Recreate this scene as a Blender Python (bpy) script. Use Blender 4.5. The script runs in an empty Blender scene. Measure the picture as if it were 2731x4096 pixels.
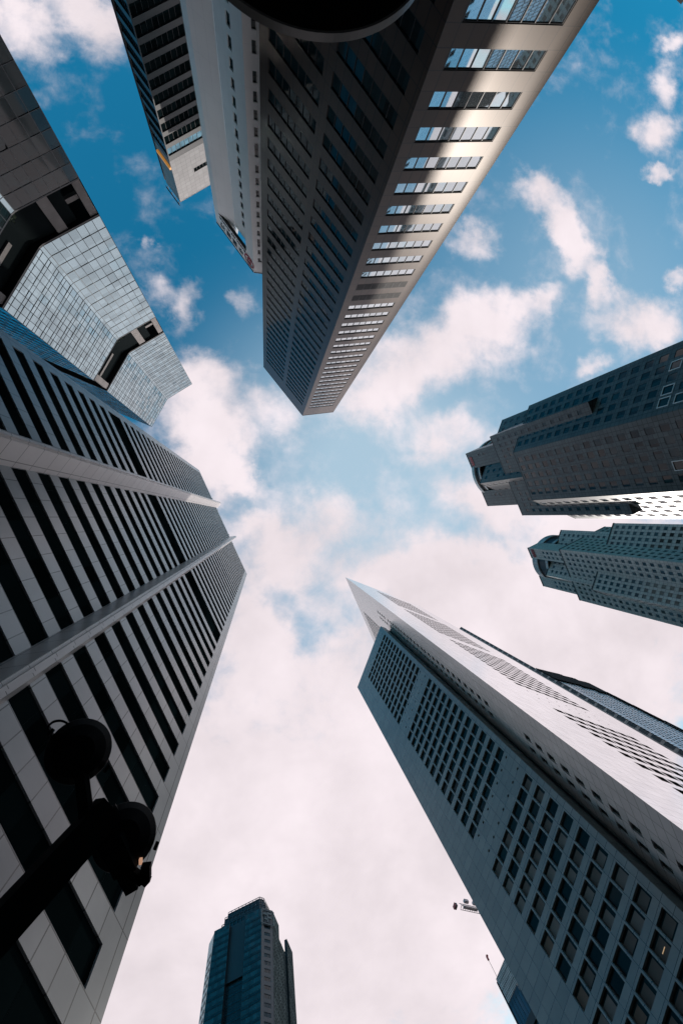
import bpy, math, random
import numpy as np
random.seed(7)
sc = bpy.context.scene
COL = sc.collection

# ------------------------------------------------------------------ camera
# 16 mm lens on a full frame, looking almost straight up.  World Z is up,
# world X runs to the right of the picture and world Y towards its bottom.
CX, CY, FPX = 1365.5, 2048.0, 1820.4
CAMZ = 1.6
ZEN = (1062.0, 2069.0)

def _n(v):
    v = np.array(v, float)
    return v / np.linalg.norm(v)
_Z = _n([ZEN[0] - CX, ZEN[1] - CY, FPX])
_X = np.array([1.0, 0, 0]); _X = _n(_X - _Z * (_X @ _Z))
_Y = np.cross(_Z, _X)
ROT = np.array([_X, _Y, _Z])

cam_d = bpy.data.cameras.new('camera')
cam_d.sensor_fit = 'VERTICAL'; cam_d.sensor_height = 36; cam_d.lens = 16
cam_d.clip_start = 0.05; cam_d.clip_end = 6000
cam = bpy.data.objects.new('camera', cam_d); COL.objects.link(cam)
from mathutils import Matrix, Vector
_r, _dn, _fw = ROT @ [1, 0, 0], ROT @ [0, 1, 0], ROT @ [0, 0, 1]
m = Matrix.Identity(4)
for i in range(3):
    m[i][0], m[i][1], m[i][2] = _r[i], -_dn[i], -_fw[i]
m[2][3] = CAMZ
cam.matrix_world = m
sc.camera = cam

sc.view_settings.view_transform = 'Standard'
sc.view_settings.look = 'None'
sc.view_settings.exposure = 0.0
sc.view_settings.gamma = 1.0
sc.view_settings.use_curve_mapping = False

def plan(p, H):
    d = ROT @ np.array([p[0] - CX, p[1] - CY, FPX])
    return d[:2] * ((H - CAMZ) / d[2])

def to_px(q):
    c = ROT.T @ (np.array(q) - [0, 0, CAMZ])
    if c[2] <= 0.01: return None
    return np.array([CX + FPX * c[0] / c[2], CY + FPX * c[1] / c[2]])

# ------------------------------------------------------------------ light
SUN_AZ = math.radians(50)      # measured from +X towards +Y
SUN_EL = math.radians(43)
sd = Vector((math.cos(SUN_AZ) * math.cos(SUN_EL), math.sin(SUN_AZ) * math.cos(SUN_EL), math.sin(SUN_EL)))
sl = bpy.data.lights.new('sun', 'SUN'); sl.energy = 2.0; sl.angle = math.radians(0.6); sl.color = (1.0, 0.93, 0.86)
so = bpy.data.objects.new('sun', sl); COL.objects.link(so)
so.rotation_euler = sd.to_track_quat('Z', 'Y').to_euler()

# ------------------------------------------------------------------ sky
world = bpy.data.worlds.new('World'); sc.world = world; world.use_nodes = True
wt = world.node_tree; wt.nodes.clear()
def wn(t, **k):
    n = wt.nodes.new(t)
    for a, b in k.items(): setattr(n, a, b)
    return n
def wl(a, b): wt.links.new(a, b)
def wmath(op, a, b=None, c=None, clamp=False):
    n = wn('ShaderNodeMath', operation=op, use_clamp=clamp)
    for i, v in enumerate((a, b, c)):
        if v is None: continue
        if isinstance(v, (int, float)): n.inputs[i].default_value = v
        else: wl(v, n.inputs[i])
    return n.outputs[0]
STR = 0.1
sky = wn('ShaderNodeTexSky', sky_type='NISHITA', sun_disc=False, sun_elevation=SUN_EL, sun_rotation=math.pi / 2 - SUN_AZ,
         air_density=1.0, dust_density=0.6, ozone_density=2.0)
tint = wn('ShaderNodeMix', data_type='RGBA', blend_type='MULTIPLY'); tint.inputs[0].default_value = 1
wl(sky.outputs[0], tint.inputs[6]); tint.inputs[7].default_value = (0.14, 1.42, 1.52, 1)
geo = wn('ShaderNodeNewGeometry')
vneg = wn('ShaderNodeVectorMath', operation='SCALE'); wl(geo.outputs['Incoming'], vneg.inputs[0]); vneg.inputs['Scale'].default_value = -1
sep = wn('ShaderNodeSeparateXYZ'); wl(vneg.outputs[0], sep.inputs[0])
zc = wmath('MAXIMUM', sep.outputs[2], 0.04)
px_ = wmath('DIVIDE', sep.outputs[0], zc); py_ = wmath('DIVIDE', sep.outputs[1], zc)
pl = wn('ShaderNodeCombineXYZ'); wl(px_, pl.inputs[0]); wl(py_, pl.inputs[1])
def wcol(scale, detail, amp):
    n = wn('ShaderNodeTexNoise'); n.inputs['Scale'].default_value = scale; n.inputs['Detail'].default_value = detail; n.inputs['Roughness'].default_value = .6
    wl(pl.outputs[0], n.inputs['Vector'])
    a = wn('ShaderNodeVectorMath', operation='SUBTRACT'); wl(n.outputs['Color'], a.inputs[0]); a.inputs[1].default_value = (.5, .5, .5)
    b = wn('ShaderNodeVectorMath', operation='MULTIPLY'); wl(a.outputs[0], b.inputs[0]); b.inputs[1].default_value = (amp, amp, 0)
    return b.outputs[0]
wp = wn('ShaderNodeVectorMath', operation='ADD'); wl(pl.outputs[0], wp.inputs[0]); wl(wcol(7.0, 7, .17), wp.inputs[1])
# a flat cloud layer: (x, y, rx, ry, turn, weight), places given as the direction they are seen in
K = 4096 / 2352
CLOUDS = [
    (650, 2050, 1250, 640, 0, 1.5), (1330, 1480, 520, 210, 12, 1.1), (1000, 1330, 190, 120, 0, .75), (1560, 1330, 640, 150, 0, 1.2), (1110, 1160, 90, 60, 0, .5), (1330, 1195, 330, 75, 4, 1.0), (2150, 1200, 520, 330, 0, 1.3),
    (1010, 810, 300, 105, -22, 1.0), (870, 930, 130, 70, -20, .7), (1130, 720, 150, 70, -10, .55), (1030, 1010, 130, 60, 0, .8), (1060, 1120, 160, 60, 10, .45),
    (460, 930, 135, 130, 20, 1.0), (480, 1080, 90, 120, 10, 1.0), (570, 1110, 70, 35, 20, .75), (430, 840, 70, 50, 0, .5),
    (1225, 415, 52, 70, 20, .9), (1290, 500, 55, 95, -25, 1.0), (1335, 590, 60, 70, -20, 1.0), (1385, 655, 40, 45, 0, .9),
    (1460, 740, 150, 75, 5, 1.05), (1510, 300, 70, 62, -20, .95), (1525, 190, 50, 60, 0, .8), (1540, 108, 45, 25, 0, .7), (1508, 395, 40, 22, -10, .8),
    (1075, 560, 65, 55, 15, .85), (560, 700, 50, 45, 0, .6), (440, 695, 30, 65, 20, .55), (375, 675, 60, 28, 20, .45), (342, 560, 14, 26, 0, .5),
    (1250, 690, 60, 35, -10, .5), (1545, 650, 40, 25, 0, .6), (630, 930, 65, 60, 0, .5), (650, 985, 60, 45, 20, .4), (1360, 830, 40, 40, 0, .7),
    (690, 1215, 130, 70, -15, .6), (810, 1190, 110, 60, 0, .5), (760, 1290, 180, 70, 10, .45), (600, 1390, 120, 190, 0, .8), (590, 1200, 60, 40, 0, .45),
    (690, 1460, 55, 75, -20, -.65), (635, 1370, 60, 40, 30, -.5), (730, 1140, 110, 40, 0, .25), (780, 1520, 160, 130, 0, .4),
    (40, 50, 90, 70, 0, .8), (240, 50, 70, 90, 0, .8), (130, 10, 120, 40, 0, .6), 
]
acc = None
for (x, y, rx, ry, a, w) in CLOUDS:
    c = plan((x * K, y * K), 1 + CAMZ)
    s = K / FPX * 1.45
    mp = wn('ShaderNodeMapping', vector_type='TEXTURE')
    mp.inputs['Location'].default_value = (c[0], c[1], 0)
    mp.inputs['Rotation'].default_value = (0, 0, math.radians(a))
    mp.inputs['Scale'].default_value = (rx * s, ry * s, 1)
    wl(wp.outputs[0], mp.inputs[0])
    ln = wn('ShaderNodeVectorMath', operation='LENGTH'); wl(mp.outputs[0], ln.inputs[0])
    mr = wn('ShaderNodeMapRange', interpolation_type='SMOOTHSTEP')
    mr.inputs[1].default_value = 0.1; mr.inputs[2].default_value = 1.0; mr.inputs[3].default_value = w; mr.inputs[4].default_value = 0
    wl(ln.outputs['Value'], mr.inputs[0])
    acc = mr.outputs[0] if acc is None else wmath('ADD', acc, mr.outputs[0])
def wnoise(scale, detail, rough, dist=0.0):
    n = wn('ShaderNodeTexNoise'); n.inputs['Scale'].default_value = scale; n.inputs['Detail'].default_value = detail
    n.inputs['Roughness'].default_value = rough; n.inputs['Distortion'].default_value = dist
    wl(pl.outputs[0], n.inputs['Vector']); return n.outputs['Fac']
n1 = wnoise(5.0, 9, .58, .25); n2 = wnoise(22.0, 6, .6, .3); n3 = wnoise(2.2, 5, .55)
# beyond the part of the sky in the picture: broken cloud all round
plen = wn('ShaderNodeVectorMath', operation='LENGTH'); wl(pl.outputs[0], plen.inputs[0])
far = wn('ShaderNodeMapRange', interpolation_type='SMOOTHSTEP'); far.inputs[1].default_value = 1.25; far.inputs[2].default_value = 2.2
far.inputs[3].default_value = 0; far.inputs[4].default_value = 1
wl(plen.outputs['Value'], far.inputs[0])
side = wn('ShaderNodeMapRange', interpolation_type='SMOOTHSTEP'); side.inputs[1].default_value = -.55; side.inputs[2].default_value = .45
side.inputs[3].default_value = .05; side.inputs[4].default_value = 1.3
cosd = wmath('DIVIDE', wmath('ADD', wmath('MULTIPLY', py_, .985), wmath('MULTIPLY', px_, .17)), wmath('MAXIMUM', plen.outputs['Value'], .01))
cosw = wmath('DIVIDE', wmath('ADD', wmath('MULTIPLY', py_, .75), wmath('MULTIPLY', px_, .66)), wmath('MAXIMUM', plen.outputs['Value'], .01))
wl(cosw, side.inputs[0])
t = wmath('ADD', acc, wmath('MULTIPLY', far.outputs[0], side.outputs[0]))
t = wmath('ADD', t, wmath('MULTIPLY', wmath('SUBTRACT', n1, .5), 1.75))
t = wmath('ADD', t, wmath('MULTIPLY', wmath('SUBTRACT', n2, .5), .75))
al = wn('ShaderNodeMapRange', interpolation_type='SMOOTHSTEP'); al.inputs[1].default_value = -.02; al.inputs[2].default_value = 1.12
wl(t, al.inputs[0])
shade = wn('ShaderNodeMapRange'); shade.inputs[1].default_value = .3; shade.inputs[2].default_value = .68
shade.inputs[3].default_value = .80; shade.inputs[4].default_value = 1.03
wl(n3, shade.inputs[0])
glow = wn('ShaderNodeMapRange', interpolation_type='SMOOTHSTEP'); glow.inputs[1].default_value = .1; glow.inputs[2].default_value = .9  # added gain on unseen cloud to one side, to brighten facing walls
glow.inputs[3].default_value = 0; glow.inputs[4].default_value = 2.1
wl(cosd, glow.inputs[0])
tone = wmath('ADD', shade.outputs[0], wmath('MULTIPLY', wmath('SUBTRACT', n1, .5), .32))
lum = wmath('MULTIPLY', tone, wmath('ADD', wmath('MULTIPLY', glow.outputs[0], far.outputs[0]), 1.0))
cl = wn('ShaderNodeVectorMath', operation='SCALE'); cl.inputs[0].default_value = (.96 / STR, .86 / STR, .90 / STR)
wl(lum, cl.inputs['Scale'])
# thin high veil that pales the blue overhead and to the right
vacc = None
for (x, y, r, w) in ((860, 1130, 600, .72), (1400, 800, 900, .48), (700, 900, 420, .16), (1000, 1500, 800, .25)):
    c = plan((x * K, y * K), 1 + CAMZ)
    ds = wn('ShaderNodeVectorMath', operation='DISTANCE'); wl(pl.outputs[0], ds.inputs[0]); ds.inputs[1].default_value = (c[0], c[1], 0)
    mr = wn('ShaderNodeMapRange', interpolation_type='SMOOTHSTEP'); mr.inputs[1].default_value = 0; mr.inputs[2].default_value = r * K / FPX
    mr.inputs[3].default_value = w; mr.inputs[4].default_value = 0
    wl(ds.outputs['Value'], mr.inputs[0]); vacc = mr.outputs[0] if vacc is None else wmath('ADD', vacc, mr.outputs[0])
veil = wn('ShaderNodeMix', data_type='RGBA'); wl(wmath('MINIMUM', vacc, .82), veil.inputs[0]); wl(tint.outputs[2], veil.inputs[6])
veil.inputs[7].default_value = (.50 / STR, .66 / STR, .78 / STR, 1)
mx = wn('ShaderNodeMix', data_type='RGBA'); wl(al.outputs[0], mx.inputs[0]); wl(veil.outputs[2], mx.inputs[6]); wl(cl.outputs[0], mx.inputs[7])
bg = wn('ShaderNodeBackground'); bg.inputs[1].default_value = STR; wl(mx.outputs[2], bg.inputs[0])
wo = wn('ShaderNodeOutputWorld'); wl(bg.outputs[0], wo.inputs[0])

# ------------------------------------------------------------------ materials
def mat(name, base, rough=.5, metal=0.0, spec=.5, emit=None, estr=1.0):
    m = bpy.data.materials.new(name); m.use_nodes = True
    b = m.node_tree.nodes['Principled BSDF']
    b.inputs['Base Color'].default_value = (*base, 1); b.inputs['Roughness'].default_value = rough
    b.inputs['Metallic'].default_value = metal; b.inputs['Specular IOR Level'].default_value = spec
    if emit:
        b.inputs['Emission Color'].default_value = (*emit, 1); b.inputs['Emission Strength'].default_value = estr
    return m

def panel_mat(name, c1, c2, joint, pw, ph, jt=.03, rough=.45, spec=.5, var=.12, nscale=.35, offset=0.0, metal=0.0, ou=0.0, ov=0.0, bump=0.0):
    """cladding in panels laid out in metres along the wall (u) and up it (v)"""
    m = bpy.data.materials.new(name); m.use_nodes = True
    nt = m.node_tree; b = nt.nodes['Principled BSDF']
    uv = nt.nodes.new('ShaderNodeUVMap'); uv.uv_map = 'UVMap'
    mp = nt.nodes.new('ShaderNodeMapping'); mp.inputs['Location'].default_value = (ou, ov, 0)
    nt.links.new(uv.outputs[0], mp.inputs[0])
    br = nt.nodes.new('ShaderNodeTexBrick'); br.offset = offset; br.squash = 1
    br.inputs['Color1'].default_value = (*c1, 1); br.inputs['Color2'].default_value = (*c2, 1); br.inputs['Mortar'].default_value = (*joint, 1)
    br.inputs['Scale'].default_value = 1; br.inputs['Mortar Size'].default_value = jt; br.inputs['Mortar Smooth'].default_value = 0
    br.inputs['Bias'].default_value = 0; br.inputs['Brick Width'].default_value = pw; br.inputs['Row Height'].default_value = ph
    nt.links.new(mp.outputs[0], br.inputs['Vector'])
    tc = nt.nodes.new('ShaderNodeTexCoord')
    no = nt.nodes.new('ShaderNodeTexNoise'); no.inputs['Scale'].default_value = nscale; no.inputs['Detail'].default_value = 6
    nt.links.new(tc.outputs['Object'], no.inputs['Vector'])
    mr = nt.nodes.new('ShaderNodeMapRange'); mr.inputs[1].default_value = .25; mr.inputs[2].default_value = .75
    mr.inputs[3].default_value = 1 - var; mr.inputs[4].default_value = 1 + var
    nt.links.new(no.outputs['Fac'], mr.inputs[0])
    vs = nt.nodes.new('ShaderNodeVectorMath'); vs.operation = 'SCALE'
    nt.links.new(br.outputs['Color'], vs.inputs[0]); nt.links.new(mr.outputs[0], vs.inputs['Scale'])
    nt.links.new(vs.outputs[0], b.inputs['Base Color'])
    b.inputs['Roughness'].default_value = rough; b.inputs['Specular IOR Level'].default_value = spec; b.inputs['Metallic'].default_value = metal
    return m

def glass_mat(name, base, rough=.03, metal=0.0, spec=.5, var=.3, cw=1.3, ch=3.7, ior=1.5):
    """opaque tinted glazing; each pane takes its own slightly different tint"""
    m = bpy.data.materials.new(name); m.use_nodes = True
    nt = m.node_tree; b = nt.nodes['Principled BSDF']
    uv = nt.nodes.new('ShaderNodeUVMap'); uv.uv_map = 'UVMap'
    dv = nt.nodes.new('ShaderNodeVectorMath'); dv.operation = 'DIVIDE'; dv.inputs[1].default_value = (cw, ch, 1)
    fl = nt.nodes.new('ShaderNodeVectorMath'); fl.operation = 'FLOOR'
    wh = nt.nodes.new('ShaderNodeTexWhiteNoise'); wh.noise_dimensions = '2D'
    nt.links.new(uv.outputs[0], dv.inputs[0]); nt.links.new(dv.outputs[0], fl.inputs[0]); nt.links.new(fl.outputs[0], wh.inputs['Vector'])
    mr = nt.nodes.new('ShaderNodeMapRange'); mr.inputs[3].default_value = 1 - var; mr.inputs[4].default_value = 1 + var
    nt.links.new(wh.outputs['Value'], mr.inputs[0])
    vs = nt.nodes.new('ShaderNodeVectorMath'); vs.operation = 'SCALE'; vs.inputs[0].default_value = base
    nt.links.new(mr.outputs[0], vs.inputs['Scale']); nt.links.new(vs.outputs[0], b.inputs['Base Color'])
    b.inputs['Roughness'].default_value = rough; b.inputs['Metallic'].default_value = metal; b.inputs['Specular IOR Level'].default_value = spec
    b.inputs['IOR'].default_value = ior
    return m

M = {}
M['black'] = mat('black_paint', (.006, .009, .010), .35)
M['frame'] = mat('dark_frame', (.012, .014, .016), .4)
M['dark_glass'] = glass_mat('dark_glass', (.004, .010, .012), var=.5)
M['asphalt'] = panel_mat('paving', (.06, .06, .06), (.05, .05, .05), (.03, .03, .03), 1.2, 1.2)
M['warm_light'] = mat('warm_lamp', (.8, .6, .4), .5, emit=(1, .62, .30), estr=.35)

# ------------------------------------------------------------------ mesh helpers
class MB:
    def __init__(s): s.v = []; s.f = []; s.uv = []; s.mi = []
    def quad(s, a, b, c, d, uv=None, mi=0):
        i = len(s.v); s.v += [tuple(a), tuple(b), tuple(c), tuple(d)]; s.f.append((i, i + 1, i + 2, i + 3))
        s.uv += uv or [(0, 0), (1, 0), (1, 1), (0, 1)]; s.mi.append(mi)
    def ngon(s, pts, mi=0):
        i = len(s.v); s.v += [tuple(p) for p in pts]; s.f.append(tuple(range(i, i + len(pts))))
        s.uv += [(p[0], p[1]) for p in pts]; s.mi.append(mi)
    def prism(s, poly, z0, z1, mi=0, cap=True):
        poly = ccw(poly); n = len(poly); run = 0
        for i in range(n):
            a, b = poly[i], poly[(i + 1) % n]; L = math.dist(a, b)
            s.quad((*a, z0), (*b, z0), (*b, z1), (*a, z1), [(run, z0), (run + L, z0), (run + L, z1), (run, z1)], mi); run += L
        if cap:
            s.ngon([(*p, z1) for p in poly], mi); s.ngon([(*p, z0) for p in reversed(poly)], mi)
    def box(s, c, ax, ay, az, mi=0):
        """box from centre and three half-axis vectors"""
        c, ax, ay, az = map(np.array, (c, ax, ay, az))
        P = lambda i, j, k: c + i * ax + j * ay + k * az
        lx, ly, lz = (2 * np.linalg.norm(q) for q in (ax, ay, az))
        for (q, la, lb) in (((P(-1,-1,-1), P(-1,1,-1), P(1,1,-1), P(1,-1,-1)), ly, lx), ((P(-1,-1,1), P(1,-1,1), P(1,1,1), P(-1,1,1)), lx, ly),
                  ((P(-1,-1,-1), P(1,-1,-1), P(1,-1,1), P(-1,-1,1)), lx, lz), ((P(1,-1,-1), P(1,1,-1), P(1,1,1), P(1,-1,1)), ly, lz),
                  ((P(1,1,-1), P(-1,1,-1), P(-1,1,1), P(1,1,1)), lx, lz), ((P(-1,1,-1), P(-1,-1,-1), P(-1,-1,1), P(-1,1,1)), ly, lz)):
            s.quad(*q, uv=[(0, 0), (la, 0), (la, lb), (0, lb)], mi=mi)
    def tube(s, p0, p1, r0, r1=None, n=10, mi=0, cap=True):
        r1 = r0 if r1 is None else r1
        p0, p1 = np.array(p0, float), np.array(p1, float); d = _n(p1 - p0)
        a = _n(np.cross(d, [0, 0, 1] if abs(d[2]) < .9 else [1, 0, 0])); b = np.cross(d, a)
        R0 = [p0 + r0 * (math.cos(2 * math.pi * i / n) * a + math.sin(2 * math.pi * i / n) * b) for i in range(n)]
        R1 = [p1 + r1 * (math.cos(2 * math.pi * i / n) * a + math.sin(2 * math.pi * i / n) * b) for i in range(n)]
        for i in range(n):
            j = (i + 1) % n; s.quad(R0[i], R0[j], R1[j], R1[i], mi=mi)
        if cap: s.ngon(R1, mi); s.ngon(R0[::-1], mi)
    def lathe(s, base, axis, prof, n=32, mi=0):
        """profile [(distance along axis, radius)] turned about an axis"""
        base, d = np.array(base, float), _n(axis)
        a = _n(np.cross(d, [0, 0, 1] if abs(d[2]) < .9 else [1, 0, 0])); b = np.cross(d, a)
        rings = [[base + h * d + r * (math.cos(2 * math.pi * i / n) * a + math.sin(2 * math.pi * i / n) * b) for i in range(n)] for h, r in prof]
        for A, B in zip(rings, rings[1:]):
            for i in range(n):
                j = (i + 1) % n; s.quad(A[i], A[j], B[j], B[i], mi=mi)
    def build(s, name, mats, parent=None, smooth=False):
        me = bpy.data.meshes.new(name); me.from_pydata(s.v, [], s.f)
        ul = me.uv_layers.new(name='UVMap'); ul.data.foreach_set('uv', np.array(s.uv, np.float32).ravel())
        for mm in (mats if isinstance(mats, (list, tuple)) else [mats]): me.materials.append(mm)
        me.polygons.foreach_set('material_index', s.mi)
        if smooth: me.polygons.foreach_set('use_smooth', [True] * len(s.f))
        me.update()
        o = bpy.data.objects.new(name, me); COL.objects.link(o)
        if parent:
            o.parent = parent; o.matrix_parent_inverse = Matrix.Translation(-parent.location) if parent.type == 'EMPTY' else Matrix.Identity(4)
        return o

def ccw(poly):
    poly = [tuple(map(float, p)) for p in poly]
    A = sum(poly[i - 1][0] * poly[i][1] - poly[i][0] * poly[i - 1][1] for i in range(len(poly)))
    return poly if A > 0 else poly[::-1]

def tag(o, label=None, cat=None, group=None, kind=None):
    for k, v in (('label', label), ('category', cat), ('group', group), ('kind', kind)):
        if v: o[k] = v
    return o
def thing(name, xy, label, cat, group=None, z=0):
    o = bpy.data.objects.new(name, None); COL.objects.link(o); o.location = (xy[0], xy[1], z); o.empty_display_size = 2
    return tag(o, label, cat, group)

class Face:
    """a vertical wall plane between two plan points, outward side given (default: towards the street where the camera is)"""
    def __init__(s, a, b, out=None):
        s.a = np.array(a, float); s.b = np.array(b, float); s.L = float(np.linalg.norm(s.b - s.a)); s.d = (s.b - s.a) / s.L
        n = np.array([-s.d[1], s.d[0]]); ref = -s.a if out is None else np.array(out, float)
        s.n = n if n @ ref > 0 else -n
        s.flip = (s.d[0] * s.n[1] - s.d[1] * s.n[0]) > 0
    def pt(s, u, z, o=0.0):
        q = s.a + s.d * u + s.n * o
        return (q[0], q[1], z)
    def quad(s, mb, u0, u1, z0, z1, o=0.0, mi=0, jit=0.0):
        j = [o + (random.uniform(-jit, jit) if jit else 0) for _ in range(4)]
        p = [s.pt(u0, z0, j[0]), s.pt(u1, z0, j[1]), s.pt(u1, z1, j[2]), s.pt(u0, z1, j[0] + j[2] - j[1])]
        uv = [(u0, z0), (u1, z0), (u1, z1), (u0, z1)]
        if s.flip: p.reverse(); uv.reverse()
        mb.quad(*p, uv=uv, mi=mi)
    def slab(s, mb, u0, u1, z0, z1, o0, o1, mi=0):
        c = np.array(s.pt((u0 + u1) / 2, (z0 + z1) / 2, (o0 + o1) / 2))
        ax, ay = np.array([*s.d, 0]) * (u1 - u0) / 2, np.array([*s.n, 0]) * (o1 - o0) / 2
        mb.box(c, ax if s.flip else -ax, ay, (0, 0, (z1 - z0) / 2), mi)
    def wall(s, mb, z0, z1, rows, depth=.25, u0=0.0, u1=None, mi=0, rmi=None):
        """wall with real openings.  rows: [(za, zb, [(ua, ub), ...])]; returns the openings"""
        u1 = s.L if u1 is None else u1; out = []; z = z0; rmi = mi if rmi is None else rmi
        for za, zb, cols in sorted(rows, key=lambda r: r[0]):
            if zb <= z0 or za >= z1: continue
            if za > z: s.quad(mb, u0, u1, z, za, mi=mi)
            u = u0
            for ua, ub in sorted(cols):
                if ua > u: s.quad(mb, u, ua, za, zb, mi=mi)
                P = s.pt; i = -depth
                for q, uv in (((P(ua, za), P(ub, za), P(ub, za, i), P(ua, za, i)), [(ua, za), (ub, za), (ub, za + depth), (ua, za + depth)]),
                              ((P(ub, zb), P(ua, zb), P(ua, zb, i), P(ub, zb, i)), [(ub, zb), (ua, zb), (ua, zb + depth), (ub, zb + depth)]),
                              ((P(ua, zb), P(ua, za), P(ua, za, i), P(ua, zb, i)), [(ua, zb), (ua, za), (ua + depth, za), (ua + depth, zb)]),
                              ((P(ub, za), P(ub, zb), P(ub, zb, i), P(ub, za, i)), [(ub, za), (ub, zb), (ub + depth, zb), (ub + depth, za)])):
                    q = list(q); uv = list(uv)
                    if s.flip: q.reverse(); uv.reverse()
                    mb.quad(*q, uv=uv, mi=rmi)
                out.append((s, ua, ub, za, zb, depth)); u = ub
            if u < u1: s.quad(mb, u, u1, za, zb, mi=mi)
            z = zb
        if z < z1: s.quad(mb, u0, u1, z, z1, mi=mi)
        return out

def shown_area(w):
    f, ua, ub, za, zb, dp = w
    ps = [to_px(f.pt(u, z)) for u, z in ((ua, za), (ub, za), (ub, zb), (ua, zb))]
    if any(p is None for p in ps): return 0
    c = sum(ps) / 4
    if not (-40 < c[0] < 2771 and -40 < c[1] < 4136): return 0
    if f.n @ f.a > 0: return 0
    return abs(sum(ps[i - 1][0] * ps[i][1] - ps[i][0] * ps[i - 1][1] for i in range(4))) / 2

def windows(parent, ws, glass, frame=None, panes=1, bar=.06, rail=None, name='window', jit=.004, limit=100, proud=.03, extra=None, fname='frame', pick=None):
    """openings -> window objects: the ones that show largest one by one, the rest as one part"""
    ws = sorted(ws, key=shown_area, reverse=True)
    def fill(mb, fb, w, n):
        f, ua, ub, za, zb, dp = w
        for k in range(n):
            a, b = ua + (ub - ua) * k / n, ua + (ub - ua) * (k + 1) / n
            f.quad(mb, a, b, za, zb, -dp, jit=jit, mi=pick(w) if pick else 0)
        if fb is not None:
            o0, o1 = -dp + .006, -dp + .006 + bar
            for k in range(n + 1):
                c = min(max(ua + (ub - ua) * k / n, ua + bar / 2), ub - bar / 2)
                f.slab(fb, c - bar / 2, c + bar / 2, za + .002, zb - .002, o0, o1 + .004)
            f.slab(fb, ua + bar, ub - bar, za + .002, za + bar, o0, o1); f.slab(fb, ua + bar, ub - bar, zb - bar, zb - .002, o0, o1)
            for r in (rail or []):
                z = za + (zb - za) * r; f.slab(fb, ua + bar, ub - bar, z - bar / 2, z + bar / 2, o0, o1)
    np_ = panes if callable(panes) else (lambda w: panes)
    big, rest = ws[:limit], ws[limit:]
    for w in big:
        mb, fb = MB(), (MB() if frame else None)
        fill(mb, fb, w, np_(w)); o = mb.build(name, glass, parent)
        if fb: 
            fo = fb.build(fname, frame); fo.parent = o
        if extra: extra(o, w)
    if rest:
        mb, fb = MB(), (MB() if frame else None)
        for w in rest: fill(mb, fb, w, np_(w))
        o = mb.build(name, glass, parent); o['kind'] = 'stuff'
        if fb:
            fo = fb.build(fname, frame); fo.parent = o

def sub(mb, name, mats, parent):
    o = mb.build(name, mats); o.parent = parent
    return o

def behind(poly, k=1.35):
    """close a visible roof edge with points farther from the camera"""
    return list(poly) + [poly[-1] * k, poly[0] * k]

# ------------------------------------------------------------------ ground
g = MB(); g.quad((-1500, -1500, 0), (1500, -1500, 0), (1500, 1500, 0), (-1500, 1500, 0), [(-1500, -1500), (1500, -1500), (1500, 1500), (-1500, 1500)])
tag(g.build('ground', M['asphalt']), kind='structure')

def src(off, s): return lambda x, y: (off[0] + x * s, off[1] + y * s)

def curtain(parent, face, u0, u1, z0, z1, us, zs, glass, frame, name='glazing', bar=.07, proud=.05, jit=.006, o=0.0, thin=None, cell=None):
    """a curtain wall: one mesh of separate panes with its grid of mullions as a child"""
    gm, fm = MB(), MB()
    for a, b in zip(us, us[1:]):
        for c, d in zip(zs, zs[1:]): face.quad(gm, a, b, c, d, o, jit=jit)
    for a in us: face.slab(fm, a - bar / 2, a + bar / 2, z0, z1, o + .012, o + proud)
    for k, c in enumerate(zs):
        t = bar * (.55 if thin and k % 2 == thin else 1)
        face.slab(fm, u0, u1, c - t / 2, c + t / 2, o + .010, o + proud - .003)
    go = gm.build(name, glass, parent); sub(fm, 'mullion', frame, go)
    return go

def spread(a, b, n): return [a + (b - a) * i / n for i in range(n + 1)]

# ================================================================== striped tower on the left
M['pale_stone'] = panel_mat('pale_stone', (.38, .405, .41), (.33, .35, .355), (.08, .09, .09), 1.45, 3.85, jt=.035, rough=.28, var=.16, spec=.75, ou=.2, ov=.3)
M['fin_stone'] = panel_mat('fin_stone', (.70, .67, .65), (.64, .61, .59), (.16, .15, .14), 2.2, 2.4, jt=.03, rough=.3, var=.08)
M['ribbon_glass'] = glass_mat('ribbon_glass', (.005, .010, .011), rough=.5, var=.5, cw=1.45, ch=3.85, spec=0)
HB = 179
fb = Face(plan((807, 1902), HB), plan((985.6, 2291), HB))
tb = thing('striped_tower', fb.pt(20, 0)[:2], 'tall office tower with black and pale horizontal stripes split by two projecting vertical fins', 'skyscraper')
wb = MB(); BU0, BU1 = -2.2, 41.0
bays = [(-.9, 10.9), (13.2, 25.4), (27.15, 39.4)]
rows = []
for k in range(-8, 37):
    za = 34.4 + 3.85 * k
    if k == 12: continue
    rows.append((za, za + (5.95 if k == 11 else 2.12), bays))
rows.append((176.1, 177.0, bays))
ow = fb.wall(wb, 0, HB, rows, depth=.12, u0=BU0, u1=BU1)
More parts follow.
